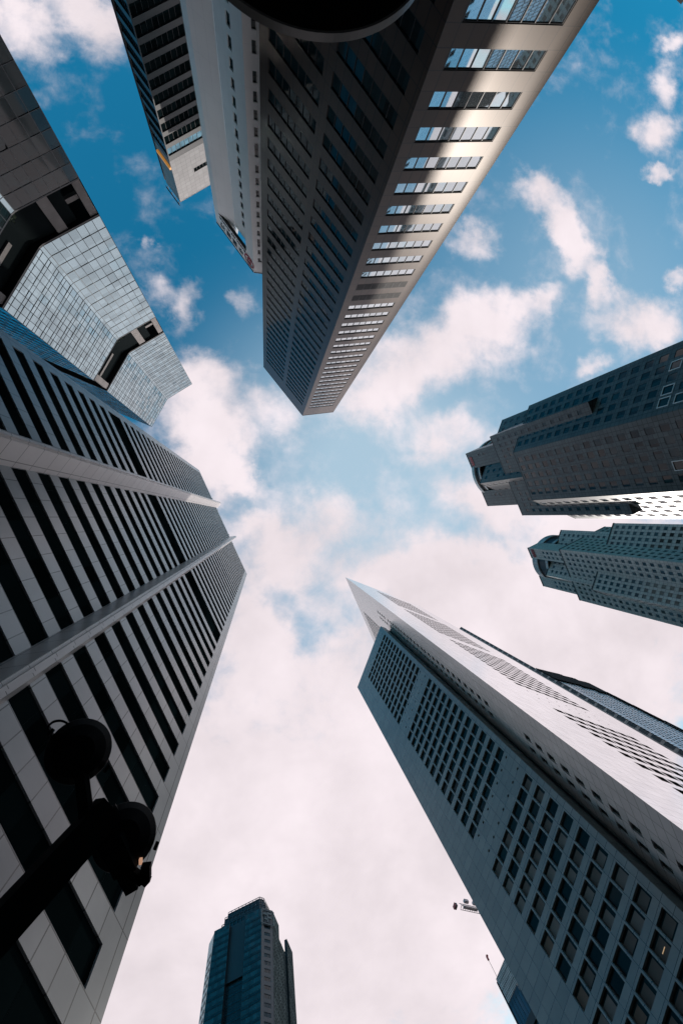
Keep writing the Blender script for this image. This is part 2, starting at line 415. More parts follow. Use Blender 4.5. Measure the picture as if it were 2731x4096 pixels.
# the sides, back and roof
e0, e1 = np.array(fb.pt(BU0, 0)[:2]), np.array(fb.pt(BU1, 0)[:2]); back = -fb.n * 42
for a, b in ((e1, e1 + back), (e1 + back, e0 + back), (e0 + back, e0)):
    f = Face(a, b, out=(a + b) / 2 - (e0 + e1 + back) / 2); f.quad(wb, 0, f.L, 0, HB)
wb.ngon([(*p, HB) for p in ccw([e0, e1, e1 + back, e0 + back])])
wb.build('wall', M['pale_stone'], tb)
windows(tb, ow, M['ribbon_glass'], None, panes=8, jit=.003)
for c0, c1, sh in ((10.9, 13.2, -.2), (25.4, 27.15, 0)):
    fm = MB(); mid = (c0 + c1) / 2 + sh; w = .33; dp = 1.7
    r0, r1 = fb.pt(c0, 0, .004)[:2], fb.pt(c1, 0, .004)[:2]
    t0, t1 = fb.pt(mid - w, 0, dp)[:2], fb.pt(mid + w, 0, dp)[:2]
    fm.prism([r0, r1, t1, t0], 0, 184.5)
    # capping strip that runs up the nose of the fin
    fm.prism([fb.pt(mid - .12, 0, dp + .004)[:2], fb.pt(mid + .12, 0, dp + .004)[:2], fb.pt(mid + .12, 0, dp + .16)[:2], fb.pt(mid - .12, 0, dp + .16)[:2]], 0, 184.2)
    fm.build('fin', M['fin_stone'], tb)
pm = MB()
for (u0, u1, z1) in ((30.6, 38.6, 182.2), (33, 36.6, 184.4)):
    pm.prism([fb.pt(u0, 0, -.6)[:2], fb.pt(u1, 0, -.6)[:2], fb.pt(u1, 0, -6)[:2], fb.pt(u0, 0, -6)[:2]], HB, z1)
pm.build('roof_plant', M['frame'], tb)
rm = MB()
for u in (9.5, 14.2, 24.4, 28.2):
    c = np.array(fb.pt(u, HB + .3, -.2)); rm.box(c, (.25, 0, 0), (0, .25, 0), (0, 0, .5))
rm.build('roof_lamp', M['black'], tb)

# ================================================================== mirrored glass tower behind it
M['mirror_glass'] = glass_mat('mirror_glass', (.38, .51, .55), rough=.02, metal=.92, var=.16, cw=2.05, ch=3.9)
M['shaded_mirror_glass'] = glass_mat('shaded_mirror_glass', (.012, .028, .032), rough=.05, var=.3, cw=2.05, ch=3.9)  # mirror glass of the lowest tier with dark reflections and shade in its colour
M['mullion'] = mat('mullion', (.02, .035, .045), .4)
M['concrete'] = panel_mat('bare_concrete', (.20, .185, .175), (.18, .165, .155), (.12, .115, .11), 3.2, 3.2, jt=.02, rough=.7, var=.2)
HC = 240
c5 = src((300, 1200), .3189)
R0, R1, R2 = plan(c5(1470, 1052), HC), plan((670, 1596), HC), plan(c5(965, 1590), HC)
R3 = plan((470, 1648), HC)
fc1, fc2, fc3 = Face(R0, R1), Face(R1, R2), Face(R2, R3)
tc_ = thing('glass_tower', (R1 + R2) / 2, 'mirrored blue glass tower with dark recessed storeys between its tiers, behind the striped tower', 'skyscraper')
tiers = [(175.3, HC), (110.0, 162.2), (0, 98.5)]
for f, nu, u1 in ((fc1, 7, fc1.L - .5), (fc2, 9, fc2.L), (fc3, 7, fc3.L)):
    u0 = 0 if f is not fc2 else .5
    for z0, z1 in tiers:
        n = max(1, round((z1 - z0) / 3.9)); zs = []
        for k in range(n):
            zz = z0 + (z1 - z0) * k / n; zs += [zz] + ([zz + 1.35] if f is not fc1 or z0 > 170 else [])
        zs.append(z1)
        curtain(tc_, f, u0, u1, z0, z1, spread(u0, u1, nu), zs, M['mirror_glass' if z0 > 50 else 'shaded_mirror_glass'], M['mullion'], bar=.11, proud=.07, jit=.022, thin=1 if len(zs) > n + 1 else None)
for z0, z1 in tiers:       # the narrow chamfer at the corner
    f = Face(fc1.pt(fc1.L - .5, 0)[:2], fc2.pt(.5, 0)[:2])
    curtain(tc_, f, 0, f.L, z0, z1, [0, f.L], spread(z0, z1, max(1, round((z1 - z0) / 3.9))), M['mirror_glass'], M['mullion'], bar=.08, jit=.003)
core = [R0, np.array(fc1.pt(fc1.L - .5, 0)[:2]), np.array(fc2.pt(.5, 0)[:2]), R2, R3]
cm = MB()
cen = (R1 + R2) / 2 * 1.12
far_ = [R3 * 1.25, R0 * 1.3]
full = core + far_
def inset(poly, k): return [cen + (p - cen) * k for p in poly]
for z0, z1 in tiers: 
    cm.prism([cen + (p - cen) * .992 for p in full], z0, z1 - .02)
cm.prism(inset(full, .80), 98, 176)
cm.build('core', mat('core_dark', (.008, .012, .013), .8, spec=.02), tc_)
for z0, z1 in ((98.5, 110.0), (162.2, 175.3)):
    for f, us in ((fc1, ((.05, 1.75), (7.3, 9.6))), (fc2, ((13.4, 15.4),))):
        for a, b in us:
            km = MB(); f.slab(km, a, b, z0 + .01, z1 - .01, -1.6, -.35); km.build('pier', M['concrete'], tc_)
    for f, a, b in ((fc1, 1.8, 7.2), (fc1, 9.7, 12.2), (fc2, 4.2, 13.3)):
        bm_ = MB(); f.slab(bm_, a, b, z0 + 5.0, z0 + 6.3, -2.1, -1.3); bm_.build('beam', M['concrete'], tc_)
    lm = MB(); poly = [cen + (p - cen) * 1.004 for p in full]
    lm.prism(poly, z1 - .5, z1 - .06); lm.prism(poly, z0 - .02, z0 + .35)
    lm.build('ledge', M['frame'], tc_)
pm = MB()
for (f, u, z) in ((fc2, .4, 99), (fc2, .5, 162.6), (fc1, 12.6, 162.6), (fc3, 3, 162.6)):   # shrubs on the terraces
    for _ in range(90):
        c = np.array(f.pt(u + random.gauss(0, .5), z + .35 + abs(random.gauss(0, .55)), -.4 + random.gauss(0, .3)))
        d = np.array([random.uniform(-1, 1) for _ in range(3)]) * .16; e = np.array([random.uniform(-1, 1) for _ in range(3)]) * .16
        pm.quad(c - d, c + e, c + d, c - e)
tag(pm.build('terrace_shrubs', mat('leaf', (.03, .06, .025), .6)), 'dark green shrubs on the recessed terraces of the mirrored glass tower', 'shrub', kind='stuff')

# ================================================================== grey banded tower, top left
M['grey_panel'] = panel_mat('grey_panel', (.32, .315, .31), (.26, .255, .25), (.13, .13, .13), 1.6, 1.35, jt=.03, rough=.5, var=.08)
M['spandrel'] = panel_mat('spandrel', (.05, .053, .053), (.042, .045, .045), (.06, .06, .06), 1.6, 3.95, jt=.03, rough=.4, var=.1)
M['blue_glass'] = glass_mat('blue_glass', (.16, .34, .42), rough=.03, metal=.85, var=.25, cw=1.0, ch=3)
w2 = src((400, 0), .4676)
HD = 152
dA, dB, dC = plan(w2(570, 1565), HD), plan(w2(690, 1730), HD), plan(w2(945, 1582), HD)
f1 = Face(dA, dB); dC = dB + (dC - dB) * 2.0; f0 = Face(dB, dC)
td = thing('banded_tower', dB, 'grey tower with dark ribbon windows and a blank stone top storey, behind the white tower', 'skyscraper')
wm, sm_ = MB(), MB(); ws = []
for f, (a, b) in ((f1, (.25, f1.L - .15)), (f0, (.25, f0.L - .25))):
    f.wall(wm, 135.3, HD, [(142.1, 143.6, [(6.8, 14.5)])] if f is f0 else [], depth=.3)
    rows = [(0.6 + 3.95 * k, 0.6 + 3.95 * k + 2.55, [(a, b)]) for k in range(34) if 3.95 * k + 3 < 135]
    ws += f.wall(sm_, 0, 135.3, rows, depth=.30)
wm.prism([dB * 1.0 - f1.n * .0, dC, dC * 1.2, dA * 1.25, dA], HD - .3, HD - .05)
wo_ = wm.build('wall', M['grey_panel'], td); sm_.build('spandrel', M['spandrel'], td)
top = [w for w in ws if w[3] > 130]
windows(td, [w for w in ws if w[3] <= 130], M['ribbon_glass'], M['frame'], panes=lambda w: 8 if w[0] is f1 else 16, bar=.07, jit=.003)
windows(td, top, M['blue_glass'], M['frame'], panes=lambda w: 7 if w[0] is f1 else 16, bar=.08, jit=.012)
windows(td, [(f0, 6.8, 14.5, 142.1, 143.6, .3)], M['ribbon_glass'], M['frame'], panes=7, bar=.12)
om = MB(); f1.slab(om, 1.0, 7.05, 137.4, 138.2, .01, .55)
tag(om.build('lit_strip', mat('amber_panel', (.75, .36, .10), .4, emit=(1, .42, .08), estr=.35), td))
rl = MB()
for z in (152.5, 153.1): f1.slab(rl, .2, f1.L + .1, z, z + .14, .5, .64)
for u in (1.2, 3.2, 5.2, 6.8): f1.slab(rl, u, u + .12, 151.7, 153.1, .35, .49)
rl.build('roof_rail', M['frame'], td)
jm = MB()          # thin edge fin that runs down the far corner
f1.slab(jm, -.25, -.02, 0, HD - 1.5, -.1, .25); jm.build('corner_trim', M['frame'], td)
bk = MB(); bk.prism([dA + (dA - dB) * .02 - f1.n * 1, dB - (f1.n + f0.n) * 1, dC - f0.n * 1, dC * 1.2, dA * 1.25], 0, HD - .4); bk.build('core', M['spandrel'], td)

# ================================================================== white bank tower with its roof sign
M['white_wall'] = panel_mat('white_render', (.88, .87, .855), (.86, .85, .835), (.60, .60, .59), 2.4, 7.4, jt=.012, rough=.55, var=.05, nscale=.12)
HE = 142
E0, E1, EL, E5, E6 = plan((867, 888.5), HE), plan((883, 909.6), HE), plan((989, 1052), HE), plan((1015, 1089), HE), plan((1051.6, 1094), HE)
E2 = plan((942.5, 912), HE - 6)
fF = Face(E0, E5); fN = Face(E5, E5 + (E6 - E5) / np.linalg.norm(E6 - E5) * 9.0)
te = thing('white_tower', E5, 'white concrete tower carrying black lettering and a round red emblem along its roof edge', 'skyscraper')
we = MB()
uL = float((EL - E0) @ fF.d); u1_ = float((E1 - E0) @ fF.d)
zt = HE - 6.4
def back_(p, k): return p - fF.n * k
deep = 5.2
# left pier, right pier (with the window face), back wall of the recess
we.prism([E0, E1, E1 + (E2 - E1) * .98, back_(E0, 11) * 1.03], 0, HE)
backL = E1 + (E2 - E1); 
fBk = Face(backL, backL + fF.d * 16, out=fF.n)
rowsN = []
zz = 134.05; heights = [2.05]
zl = [134.05, 130.4, 125.9, 122.5, 118.8, 115.2, 111.5, 107.7, 104.1, 100.3]
dbl = {125.9: 3.3, 93.2: 4.0}
zl = [133.95, 129.9, 124.9, 121.2, 117.5, 113.8, 110.1, 106.4, 102.6, 98.9, 93.2, 89.4, 85.6, 81.9, 78.2] + [73.2 - 3.7 * k for k in range(0, 19)]
for z in zl:
    h = 3.5 if z in (124.9, 93.2) else 2.15
    rowsN.append((z, z + h, [(1.38 + 2.35 * i, 2.58 + 2.35 * i) for i in range(3)]))
M['bank_glass'] = glass_mat('bank_glass', (.012, .022, .026), rough=.12, var=.5, spec=.2)
wsN = fN.wall(we, 0, HE, [r for r in rowsN if r[0] > .5], depth=.22)
fP = Face(EL, E5); fP.quad(we, 0, fP.L, 0, HE)
ffar = Face(fN.pt(fN.L, 0)[:2], fN.pt(fN.L, 0, -16)[:2], out=fN.d); ffar.quad(we, 0, ffar.L, 0, HE)
we.ngon([(*p, HE - .01) for p in ccw([EL, E5, fN.pt(fN.L, 0)[:2], fN.pt(fN.L, 0, -16)[:2], back_(EL, 10)])])
sidep = Face(EL, back_(EL, 6), out=-fF.d); sidep.quad(we, 0, sidep.L, 0, HE)
rowsB = [(12 + 3.72 * k, 12 + 3.72 * k + 2.3, [(3.55, 4.95)]) for k in range(32)]
wsB = fBk.wall(we, 0, HE - 7, [r for r in rowsB if r[1] < HE - 8], depth=.3)
we.ngon([(*p, HE - 7.01) for p in ccw([backL, fBk.pt(16, 0)[:2], fBk.pt(16, 0, -4)[:2], fBk.pt(0, 0, -4)[:2]])])
we.build('wall', M['white_wall'], te)
sg = MB(); fF.slab(sg, u1_, uL, zt, HE, -.9, 0); sgo = sg.build('sign_beam', M['white_wall'], te)
ss = MB(); fF.slab(ss, u1_, uL, zt - .12, zt - .004, -.86, -.04); sub(ss, 'soffit', M['black'], sgo)
windows(te, wsN + wsB, M['bank_glass'], M['frame'], panes=2, bar=.07, rail=[.5], jit=.003)
tr = MB(); fF.slab(tr, 0, fF.L, HE - .25, HE + .12, .02, .12); fN.slab(tr, .05, fN.L, HE - .25, HE + .12, .02, .12); tr.build('roof_edge', M['frame'], te)

def text_mesh(txt, face, u, z, size, mat_, parent, name, depth=.06, o=.05, width=None):
    """lettering on a wall, upright and readable from outside; (u, z) is the left end of the line as read"""
    cu = bpy.data.curves.new(name, 'FONT'); cu.body = txt; cu.size = size; cu.extrude = depth; cu.resolution_u = 2
    ob = bpy.data.objects.new(name, cu); COL.objects.link(ob)
    bpy.context.view_layer.update()
    me = bpy.data.meshes.new_from_object(ob.evaluated_get(bpy.context.evaluated_depsgraph_get()))
    bpy.data.objects.remove(ob); bpy.data.curves.remove(cu)
    xs = [v.co.x for v in me.vertices]; k = (width / (max(xs) - min(xs))) if width and xs else 1
    r = np.array([-face.n[1], face.n[0]])     # reading direction seen from outside
    s_ = 1 if r @ face.d > 0 else -1
    for v in me.vertices:
        p = face.pt(u + s_ * v.co.x * k, z + v.co.y, o + v.co.z); v.co = p
    me.materials.clear(); me.materials.append(mat_)
    o_ = bpy.data.objects.new(name, me); COL.objects.link(o_); o_.parent = parent
    return o_
def ring_mesh(mb, face, u, z, r0, r1, o0, o1, n=36):
    for i in range(n):
        a, b = 2 * math.pi * i / n, 2 * math.pi * (i + 1) / n
        q = [face.pt(u + r * math.cos(t), z + r * math.sin(t), o1) for r, t in ((r0, a), (r1, a), (r1, b), (r0, b))]
        mb.quad(*q)
        q = [face.pt(u + r1 * math.cos(t), z + r1 * math.sin(t), o) for t, o in ((a, o0), (b, o0), (b, o1), (a, o1))]
        mb.quad(*q)
M['sign_black'] = mat('sign_black', (.012, .012, .014), .4)
M['sign_red'] = mat('sign_red', (.42, .05, .05), .4)
ub = uL - .1
text_mesh('BANK OF CHINA', fF, ub - .2, zt + .55, 1.35, M['sign_black'], sgo, 'lettering', width=12.0)
text_mesh('中 国 银 行', fF, ub - 1.4, zt + 2.9, 2.5, M['sign_black'], sgo, 'lettering', width=10.6)
em = MB(); eu, ez = uL + 1.35, HE - 3.3
ring_mesh(em, fF, eu, ez, 1.75, 2.25, .01, .12)
for (a, b, c, d) in ((-.85, .85, .55, .95), (-.85, .85, -.95, -.55), (-.85, -.45, -.5, .5), (.45, .85, -.5, .5), (-.18, .18, 1.0, 1.7), (-.18, .18, -1.7, -1.0)):
    fF.slab(em, eu + a, eu + b, ez + c, ez + d, .01, .12)
sub(em, 'emblem', M['sign_red'], sgo)

# ================================================================== dark brown tower, top centre
M['brown_granite'] = panel_mat('brown_granite', (.050, .029, .018), (.036, .021, .014), (.010, .007, .006), 1.19, 1.84, jt=.045, rough=.32, var=.3, spec=.42)
M['brown_granite'].node_tree.nodes['Principled BSDF'].inputs['Specular Tint'].default_value = (1, .88, .78, 1)
M['tower_glass'] = glass_mat('tower_glass', (.66, .74, .76), rough=.02, metal=.9, var=.10, cw=1.19, ch=3.68, spec=.9)
M['louvre'] = mat('louvre', (.006, .008, .008), .5)
HA = 165
A0, A1, A2 = plan((1054, 1466), HA), plan((1210, 1662), HA), plan((1333.5, 1648), HA)
fW, fNn = Face(A0, A1), Face(A1, A2)
ta = thing('brown_tower', A1, 'dark brown granite tower hanging into the top centre with rows of ribbon windows', 'skyscraper')
wa = MB(); ws = []
tops = [154.55 - 3.68 * k for k in range(42)]
tops = [z for z in tops if z > 3]
rN = [(z - 1.8, z, [(1.25, 9.62)]) for z in tops]
rW = [(z - 1.8, z, [(1.6, 10.25), (11.65, 20.45)]) for z in tops]
wsn = fNn.wall(wa, 0, HA, rN, depth=.14); wsw = fW.wall(wa, 0, HA, rW, depth=.14)
bkp = [A0, A1, A2, A2 + (A2 - A1) * .05 - fNn.n * 26, A0 - fW.n * 20]
for i in (2, 3, 4):
    a, b = bkp[i], bkp[(i + 1) % 5]; f = Face(a, b, out=(a + b) / 2 - sum(bkp) / 5); f.quad(wa, 0, f.L, 0, HA)
wa.ngon([(*p, HA) for p in ccw(bkp)])
wa.build('wall', M['brown_granite'], ta)
lou = [w for w in wsn if abs(w[4] - tops[21]) < .1 or abs(w[4] - tops[22]) < .1]
M['shaded_tower_glass'] = glass_mat('shaded_tower_glass', (.010, .030, .038), rough=.04, metal=.0, spec=.14, var=.5, cw=1.24, ch=3.68)  # same glass as the narrow face; dark reflection and shade put into its colour
oth = [w for w in wsn if w not in lou]
windows(ta, oth, M['tower_glass'], M['frame'], panes=7, bar=.075, jit=.008, limit=40)
windows(ta, wsw, M['shaded_tower_glass'], M['frame'], panes=7, bar=.075, jit=.008, limit=60)
for w in lou:
    lm = MB(); f, ua, ub_, za, zb, dp = w
    for k in range(9): f.slab(lm, ua + .02, ub_ - .02, za + .2 * k + .02, za + .2 * k + .13, -.12, .02)
    lo = lm.build('louvre', M['louvre'], ta)
    bm_ = MB()
    for k in range(1, 7): f.slab(bm_, ua + (ub_ - ua) * k / 7 - .03, ua + (ub_ - ua) * k / 7 + .03, za + .01, zb - .01, .025, .05)
    f.quad(bm_, ua, ub_, za, zb, -.13); sub(bm_, 'frame', M['frame'], lo)
cp = MB(); fW.slab(cp, 0, fW.L, HA + .005, HA + .25, -.4, .05); fNn.slab(cp, .05, fNn.L, HA + .005, HA + .25, -.4, .05); cp.build('coping', M['brown_granite'], ta)

# ================================================================== grey tower of two triangular blocks, bottom right
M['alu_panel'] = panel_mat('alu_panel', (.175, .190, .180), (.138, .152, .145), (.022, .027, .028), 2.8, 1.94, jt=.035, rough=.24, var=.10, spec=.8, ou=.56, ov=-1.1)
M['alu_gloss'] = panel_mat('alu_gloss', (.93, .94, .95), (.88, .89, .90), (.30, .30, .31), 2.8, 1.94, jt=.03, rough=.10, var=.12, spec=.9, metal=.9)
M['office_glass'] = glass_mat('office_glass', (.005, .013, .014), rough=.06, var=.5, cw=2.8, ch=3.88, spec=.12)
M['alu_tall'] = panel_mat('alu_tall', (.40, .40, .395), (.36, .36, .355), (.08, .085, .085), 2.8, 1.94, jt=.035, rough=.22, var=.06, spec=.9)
M['blind'] = mat('window_blind', (.062, .066, .063), .8)
M['blind_pale'] = mat('blind_pale', (.10, .11, .108), .8)
M['blind_warm'] = mat('blind_warm', (.085, .07, .055), .8)
HG, HT = 200, 280
K0, K1 = plan((1428.7, 2748.8), HG), plan((1521.5, 2504.5), HG)
TA, TB, TC = plan((1381, 2308.7), HT), plan((1495, 2567.5), HT), plan((1679, 2425), HT)
fK = Face(K0, K1); fT1, fT2 = Face(TA, TB), Face(TA, TC)
tg = thing('prism_tower', TA, 'grey metal-clad tower of two joined triangular blocks with gridded square windows, lower right', 'skyscraper')
wg, wt_ = MB(), MB()
colsK = [(27.14 - 2.8 * i - 2.42, 27.14 - 2.8 * i) for i in range(7)]
rK = [(zt_ - 2.4, zt_, colsK) for t0 in (191.2, 137.3, 84.1) for zt_ in [t0 - 3.88 * k for k in range(12)]]
rK += [(z, z + .45, [(c[1] - .85, c[1] - .35) for c in colsK]) for z in (193.6, 144.7, 140.4, 90.8, 86.4, 36.5)]
rK += [(30 - 3.88 * k - 2.4, 30 - 3.88 * k, colsK) for k in range(7)]
wsk = fK.wall(wg, 0, HG, rK, depth=.42)
Kb = K1 - fK.n * 16 + fK.d * -1
for a, b in ((K1, K1 - fK.n * 2.6 + fK.d * .0), (K1 - fK.n * 2.6, K0 - fK.n * 14), (K0 - fK.n * 14, K0)):
    f = Face(a, b, out=(a + b) / 2 - (K0 + K1) / 2 + fK.n * 5); f.quad(wg, 0, f.L, 0, HG)
wg.ngon([(*p, HG) for p in ccw([K0, K1, K1 - fK.n * 2.6, K0 - fK.n * 14])])
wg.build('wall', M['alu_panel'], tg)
cols1 = [(7.6 - .3, 8.6 + .2), (10.3, 11.8)]; colsT = [(20.0 + 2.8 * i, 22.4 + 2.8 * i) for i in range(8)]
r1 = [(z - 2.1, z, cols1 + (colsT if t0 > 200 else [])) for t0 in (264.7, 211, 193.2, 147.5, 87.5) for z in [t0 - 3.88 * k for k in range(4 if t0 == 211 else 12)] if t0 != 264.7] 
r1 += [(264.7 - 3.88 * k - 2.1, 264.7 - 3.88 * k, colsT) for k in range(12)]
r1 = [r for r in r1 if r[0] > 3]
ws1 = fT1.wall(wt_, 0, HT, r1, depth=.35)
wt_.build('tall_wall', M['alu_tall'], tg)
M['black_reveal'] = mat('black_reveal', (.008, .011, .012), .9, spec=0)
w2_ = MB()
colsC = [(17.2 + 2.9 * i, 19.6 + 2.9 * i) for i in range(8)]
r2 = [(z - 2.1, z, colsC) for t0 in (265, 211, 156.5, 97) for z in [t0 - 3.88 * k for k in range(12)]]
r2 += [(z, z + .4, [(c[0], c[0] + .5) for c in colsC]) for z in (107.2, 102.4)]
ws2 = fT2.wall(w2_, 0, HT, r2, depth=.35, rmi=1)
a, b = TC, TB; f = Face(a, b, out=np.array([1., 1.])); f.quad(w2_, 0, f.L, 0, HT)
w2_.ngon([(*p, HT) for p in ccw([TA, TB, TC])])
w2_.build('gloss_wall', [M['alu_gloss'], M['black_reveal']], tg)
def blind(o, w):
    f, ua, ub_, za, zb, dp = w
    if f is fK and zb - za > 1 and za < 92 and random.random() < .62:
        bm_ = MB(); f.quad(bm_, ua + .05, ub_ - random.uniform(.3, .8), za + random.choice((.2, .2, .5)), zb - .42, -dp + .03)
        bo = sub(bm_, 'blind', M[random.choice(('blind', 'blind', 'blind_pale', 'blind_warm'))], o)
        if random.random() < .03:
            cb = MB(); f.slab(cb, ua + .6, ua + 1.5, za + .9, za + .98, -dp + .05, -dp + .1); sub(cb, 'ceiling_light', M['warm_light'], o)
windows(tg, ws2, M['black_reveal'], None, limit=20)
windows(tg, wsk + ws1, M['office_glass'], M['frame'], panes=1, bar=.06, jit=.004, extra=blind, limit=80)
gm_ = MB()       # dark groove where the two blocks meet
q0, q1 = K1 - fK.n * 2.61, K1 - fK.n * 6.2
gm_.prism([q0 + fK.d * -.4, q1 + fK.d * -.4, q1 + fK.d * -4, q0 + fK.d * -4], 0, HG - .5); gm_.build('groove', M['black'], tg)

# ================================================================== the two star-plan granite towers on the right
M['speckled'] = panel_mat('speckled_granite', (.088, .108, .110), (.062, .078, .081), (.02, .025, .025), 1.43, 1.53, jt=.08, rough=.34, var=.16, spec=.22)
M['granite_glass'] = glass_mat('granite_glass', (.010, .026, .030), rough=.04, var=.7, cw=1.4, ch=4.58, spec=.25)
M['pale_granite'] = panel_mat('pale_granite', (.62, .585, .55), (.52, .49, .46), (.12, .12, .12), .69, .96, jt=.03, rough=.4, var=.1, spec=.3)
M['mid_glass'] = glass_mat('mid_glass', (.065, .08, .08), rough=.06, var=.7, cw=.9, ch=3.05, spec=.5)
M['pale_frame'] = mat('pale_frame', (.55, .56, .56), .4)
M['ring_panel'] = panel_mat('ring_panel', (.48, .48, .48), (.44, .44, .44), (.15, .15, .15), 1.6, 4, rough=.3)

def rot90(v, s): return np.array([-v[1], v[0]]) * s
def square_from(p, q):
    """the square whose street side is p-q"""
    v = q - p; n = rot90(v, 1)
    if n @ p < 0: n = -n
    return [p, q, q + n, p + n]
def volume(parent, poly, nvis, z0, z1, floor, h, pitch, w, name='wall', top=1.6, wstart=None, wfilter=None, depth=.10, matn='speckled', glass='granite_glass', margin=.9, roof_trim=True, wset=None):
    """a prism volume; faces listed first (nvis edges) get windows"""
    mb = MB(); ws = []; n = len(poly); c = sum(poly) / n
    for i in range(n):
        a, b = poly[i], poly[(i + 1) % n]; f = Face(a, b, out=(a + b) / 2 - c)
        if i in nvis:
            k = max(1, int((f.L - 2 * margin + pitch - w) // pitch)); s0 = (f.L - ((k - 1) * pitch + w)) / 2
            cols = [(s0 + j * pitch, s0 + j * pitch + w) for j in range(k)]
            rows = []; z = z1 - top - h; r = 0
            lo = wstart if wstart is not None else z0 + 1
            while z > lo:
                cc = [q for j, q in enumerate(cols) if wfilter is None or wfilter(i, j, r, len(cols))]
                if cc: rows.append((z, z + h, cc))
                z -= floor; r += 1
            ws += f.wall(mb, z0, z1, rows, depth=depth)
        else: f.quad(mb, 0, f.L, z0, z1)
    mb.ngon([(*p, z1) for p in ccw(poly)]); mb.ngon([(*p, z0) for p in ccw(poly)[::-1]])
    o = mb.build(name, M[matn], parent)
    if roof_trim:
        tm = MB()
        for i in nvis:
            f = Face(poly[i], poly[(i + 1) % n], out=(poly[i] + poly[(i + 1) % n]) / 2 - c); f.slab(tm, .02, f.L - .02, z1 - .02, z1 + .3, -.3, .09)
        sub(tm, 'roof_trim', M['frame'], o)
    return ws

def octagon(a0, a3, a4, a5):
    v = [a3 - a0, a4 - a3, a5 - a4]; s = 1 if v[0][0] * v[1][1] - v[0][1] * v[1][0] > 0 else -1
    v4 = rot90(v[1], s); pts = [a0, a3, a4, a5]; 
    for q in (v4, -v[0], -v[1], -v[2]): pts.append(pts[-1] + q)
    return pts[:8]
def disc_ring(mb, c, r0, r1, z0, z1, n=72, mi=0):
    for i in range(n):
        a, b = 2 * math.pi * i / n, 2 * math.pi * (i + 1) / n
        P = lambda r, t, z: (c[0] + r * math.cos(t), c[1] + r * math.sin(t), z)
        L = r1 * 2 * math.pi / n
        mb.quad(P(r1, a, z0), P(r1, b, z0), P(r1, b, z1), P(r1, a, z1), [(L * i, 0), (L * i + L, 0), (L * i + L, z1 - z0), (L * i, z1 - z0)], mi)
        mb.quad(P(r0, b, z0), P(r0, a, z0), P(r0, a, z1), P(r0, b, z1), mi=mi)
        mb.quad(P(r0, a, z0), P(r0, b, z0), P(r1, b, z0), P(r1, a, z0), mi=mi); mb.quad(P(r0, b, z1), P(r0, a, z1), P(r1, a, z1), P(r1, b, z1), mi=mi)

def crown(parent, c0, t1, r_frac, HC_, drum_lo, extra=0.0):
    sq = square_from(c0, t1); c = sum(sq) / 4; side = float(np.linalg.norm(t1 - c0)); R = side * r_frac
    rb = MB(); disc_ring(rb, c, R * .93, R, HC_ - 2.6, HC_); rb.build('crown_ring', M['ring_panel'], parent)
    rb = MB(); disc_ring(rb, c, R * .93, R * .965, HC_ - 7.3, HC_ - 6.2); rb.build('crown_ring', M['ring_panel'], parent)
    db = MB(); disc_ring(db, c, R * .70, R * .95, HC_ - 6.2, HC_ - 2.62); disc_ring(db, c, R * .5, R * .80, drum_lo, HC_ - 6.3); db.build('crown_drum', M['frame'], parent)
    return sq, c, R

d5 = src((1820, 1600), .2551)
tu = thing('star_tower', plan(d5(910, 825), 165), 'taller grey granite tower on the right edge with stepped corners and red emblem', 'skyscraper', 'star shaped granite towers')
H1, HB1, HA1, HCR = 165, 185, 207, 222
oc = octagon(plan(d5(1165, 85), H1), plan(d5(910, 825), H1), plan(d5(1210, 1575), H1), plan(d5(1485, 1690), H1))
oc[3] = oc[2] + (oc[3] - oc[2]) / np.linalg.norm(oc[3] - oc[2]) * np.linalg.norm(oc[1] - oc[0]); oc = octagon(*oc[:4])
wsU = volume(tu, oc, (0, 1, 2), 0, H1, 4.58, 2.85, 3.35, 2.2, top=1.1)
sqB = square_from(plan(d5(545, 575), HB1), plan(d5(1055, 1810), HB1))
wsU += volume(tu, sqB, (0, 1, 3), 124.5, HB1, 4.58, 2.1, 2.5, 1.45, top=4.2, wfilter=lambda i, j, r, n: (i == 0 and (r == 0 or j < 4 or j > n - 5)) or (i != 0 and j in (0, n - 1)))
sqA = square_from(plan(d5(740, 310), HA1), plan(d5(385, 1310), HA1))
wsU += volume(tu, sqA, (0, 1), 150, HA1, 5.6, 2.3, 3.1, 1.6, top=3.2, wstart=165, wfilter=lambda i, j, r, n: j % 2 == 0 or i == 0 and r != 1)
c0, t1 = plan(d5(165, 840), HCR), plan(d5(510, 1665), HCR)
sqC, cC, RC = crown(tu, c0, t1, .553, HCR, 190)
v = (t1 - c0)
for k0, k1 in ((0, .285), (.715, 1)):        # the two corner blocks of the crown, left and right of the ring opening
    p, q = c0 + v * k0, c0 + v * k1; nn = rot90(v, 1); nn = nn if nn @ c0 > 0 else -nn
    wsU += volume(tu, [p, q, q + nn * .3, p + nn * .3], (0,), 180, HCR, 4.6, 2.2, 3.2, 1.5, top=11.5, wfilter=lambda i, j, r, n: j % 2 == 0 and r < 2)
windows(tu, wsU, M['granite_glass'], M['frame'], panes=1, bar=.09, jit=.006)
fr = MB()
cand = sorted([w for w in wsU if w[0].L < 21 and 55 < w[3] < 105], key=shown_area, reverse=True)
for w in random.sample(cand[:70], 9):
    f, ua, ub_, za, zb, dp = w
    for a, b, c, d in ((ua - .22, ua, za - .22, zb + .22), (ub_, ub_ + .22, za - .22, zb + .22), (ua, ub_, za - .22, za), (ua, ub_, zb, zb + .22)):
        f.slab(fr, a, b, c, d, .005, .09)
fr.build('window_surround', M['pale_frame'], tu)
fC = Face(c0, t1)
M['steel'] = mat('steel_letter', (.85, .85, .85), .4)
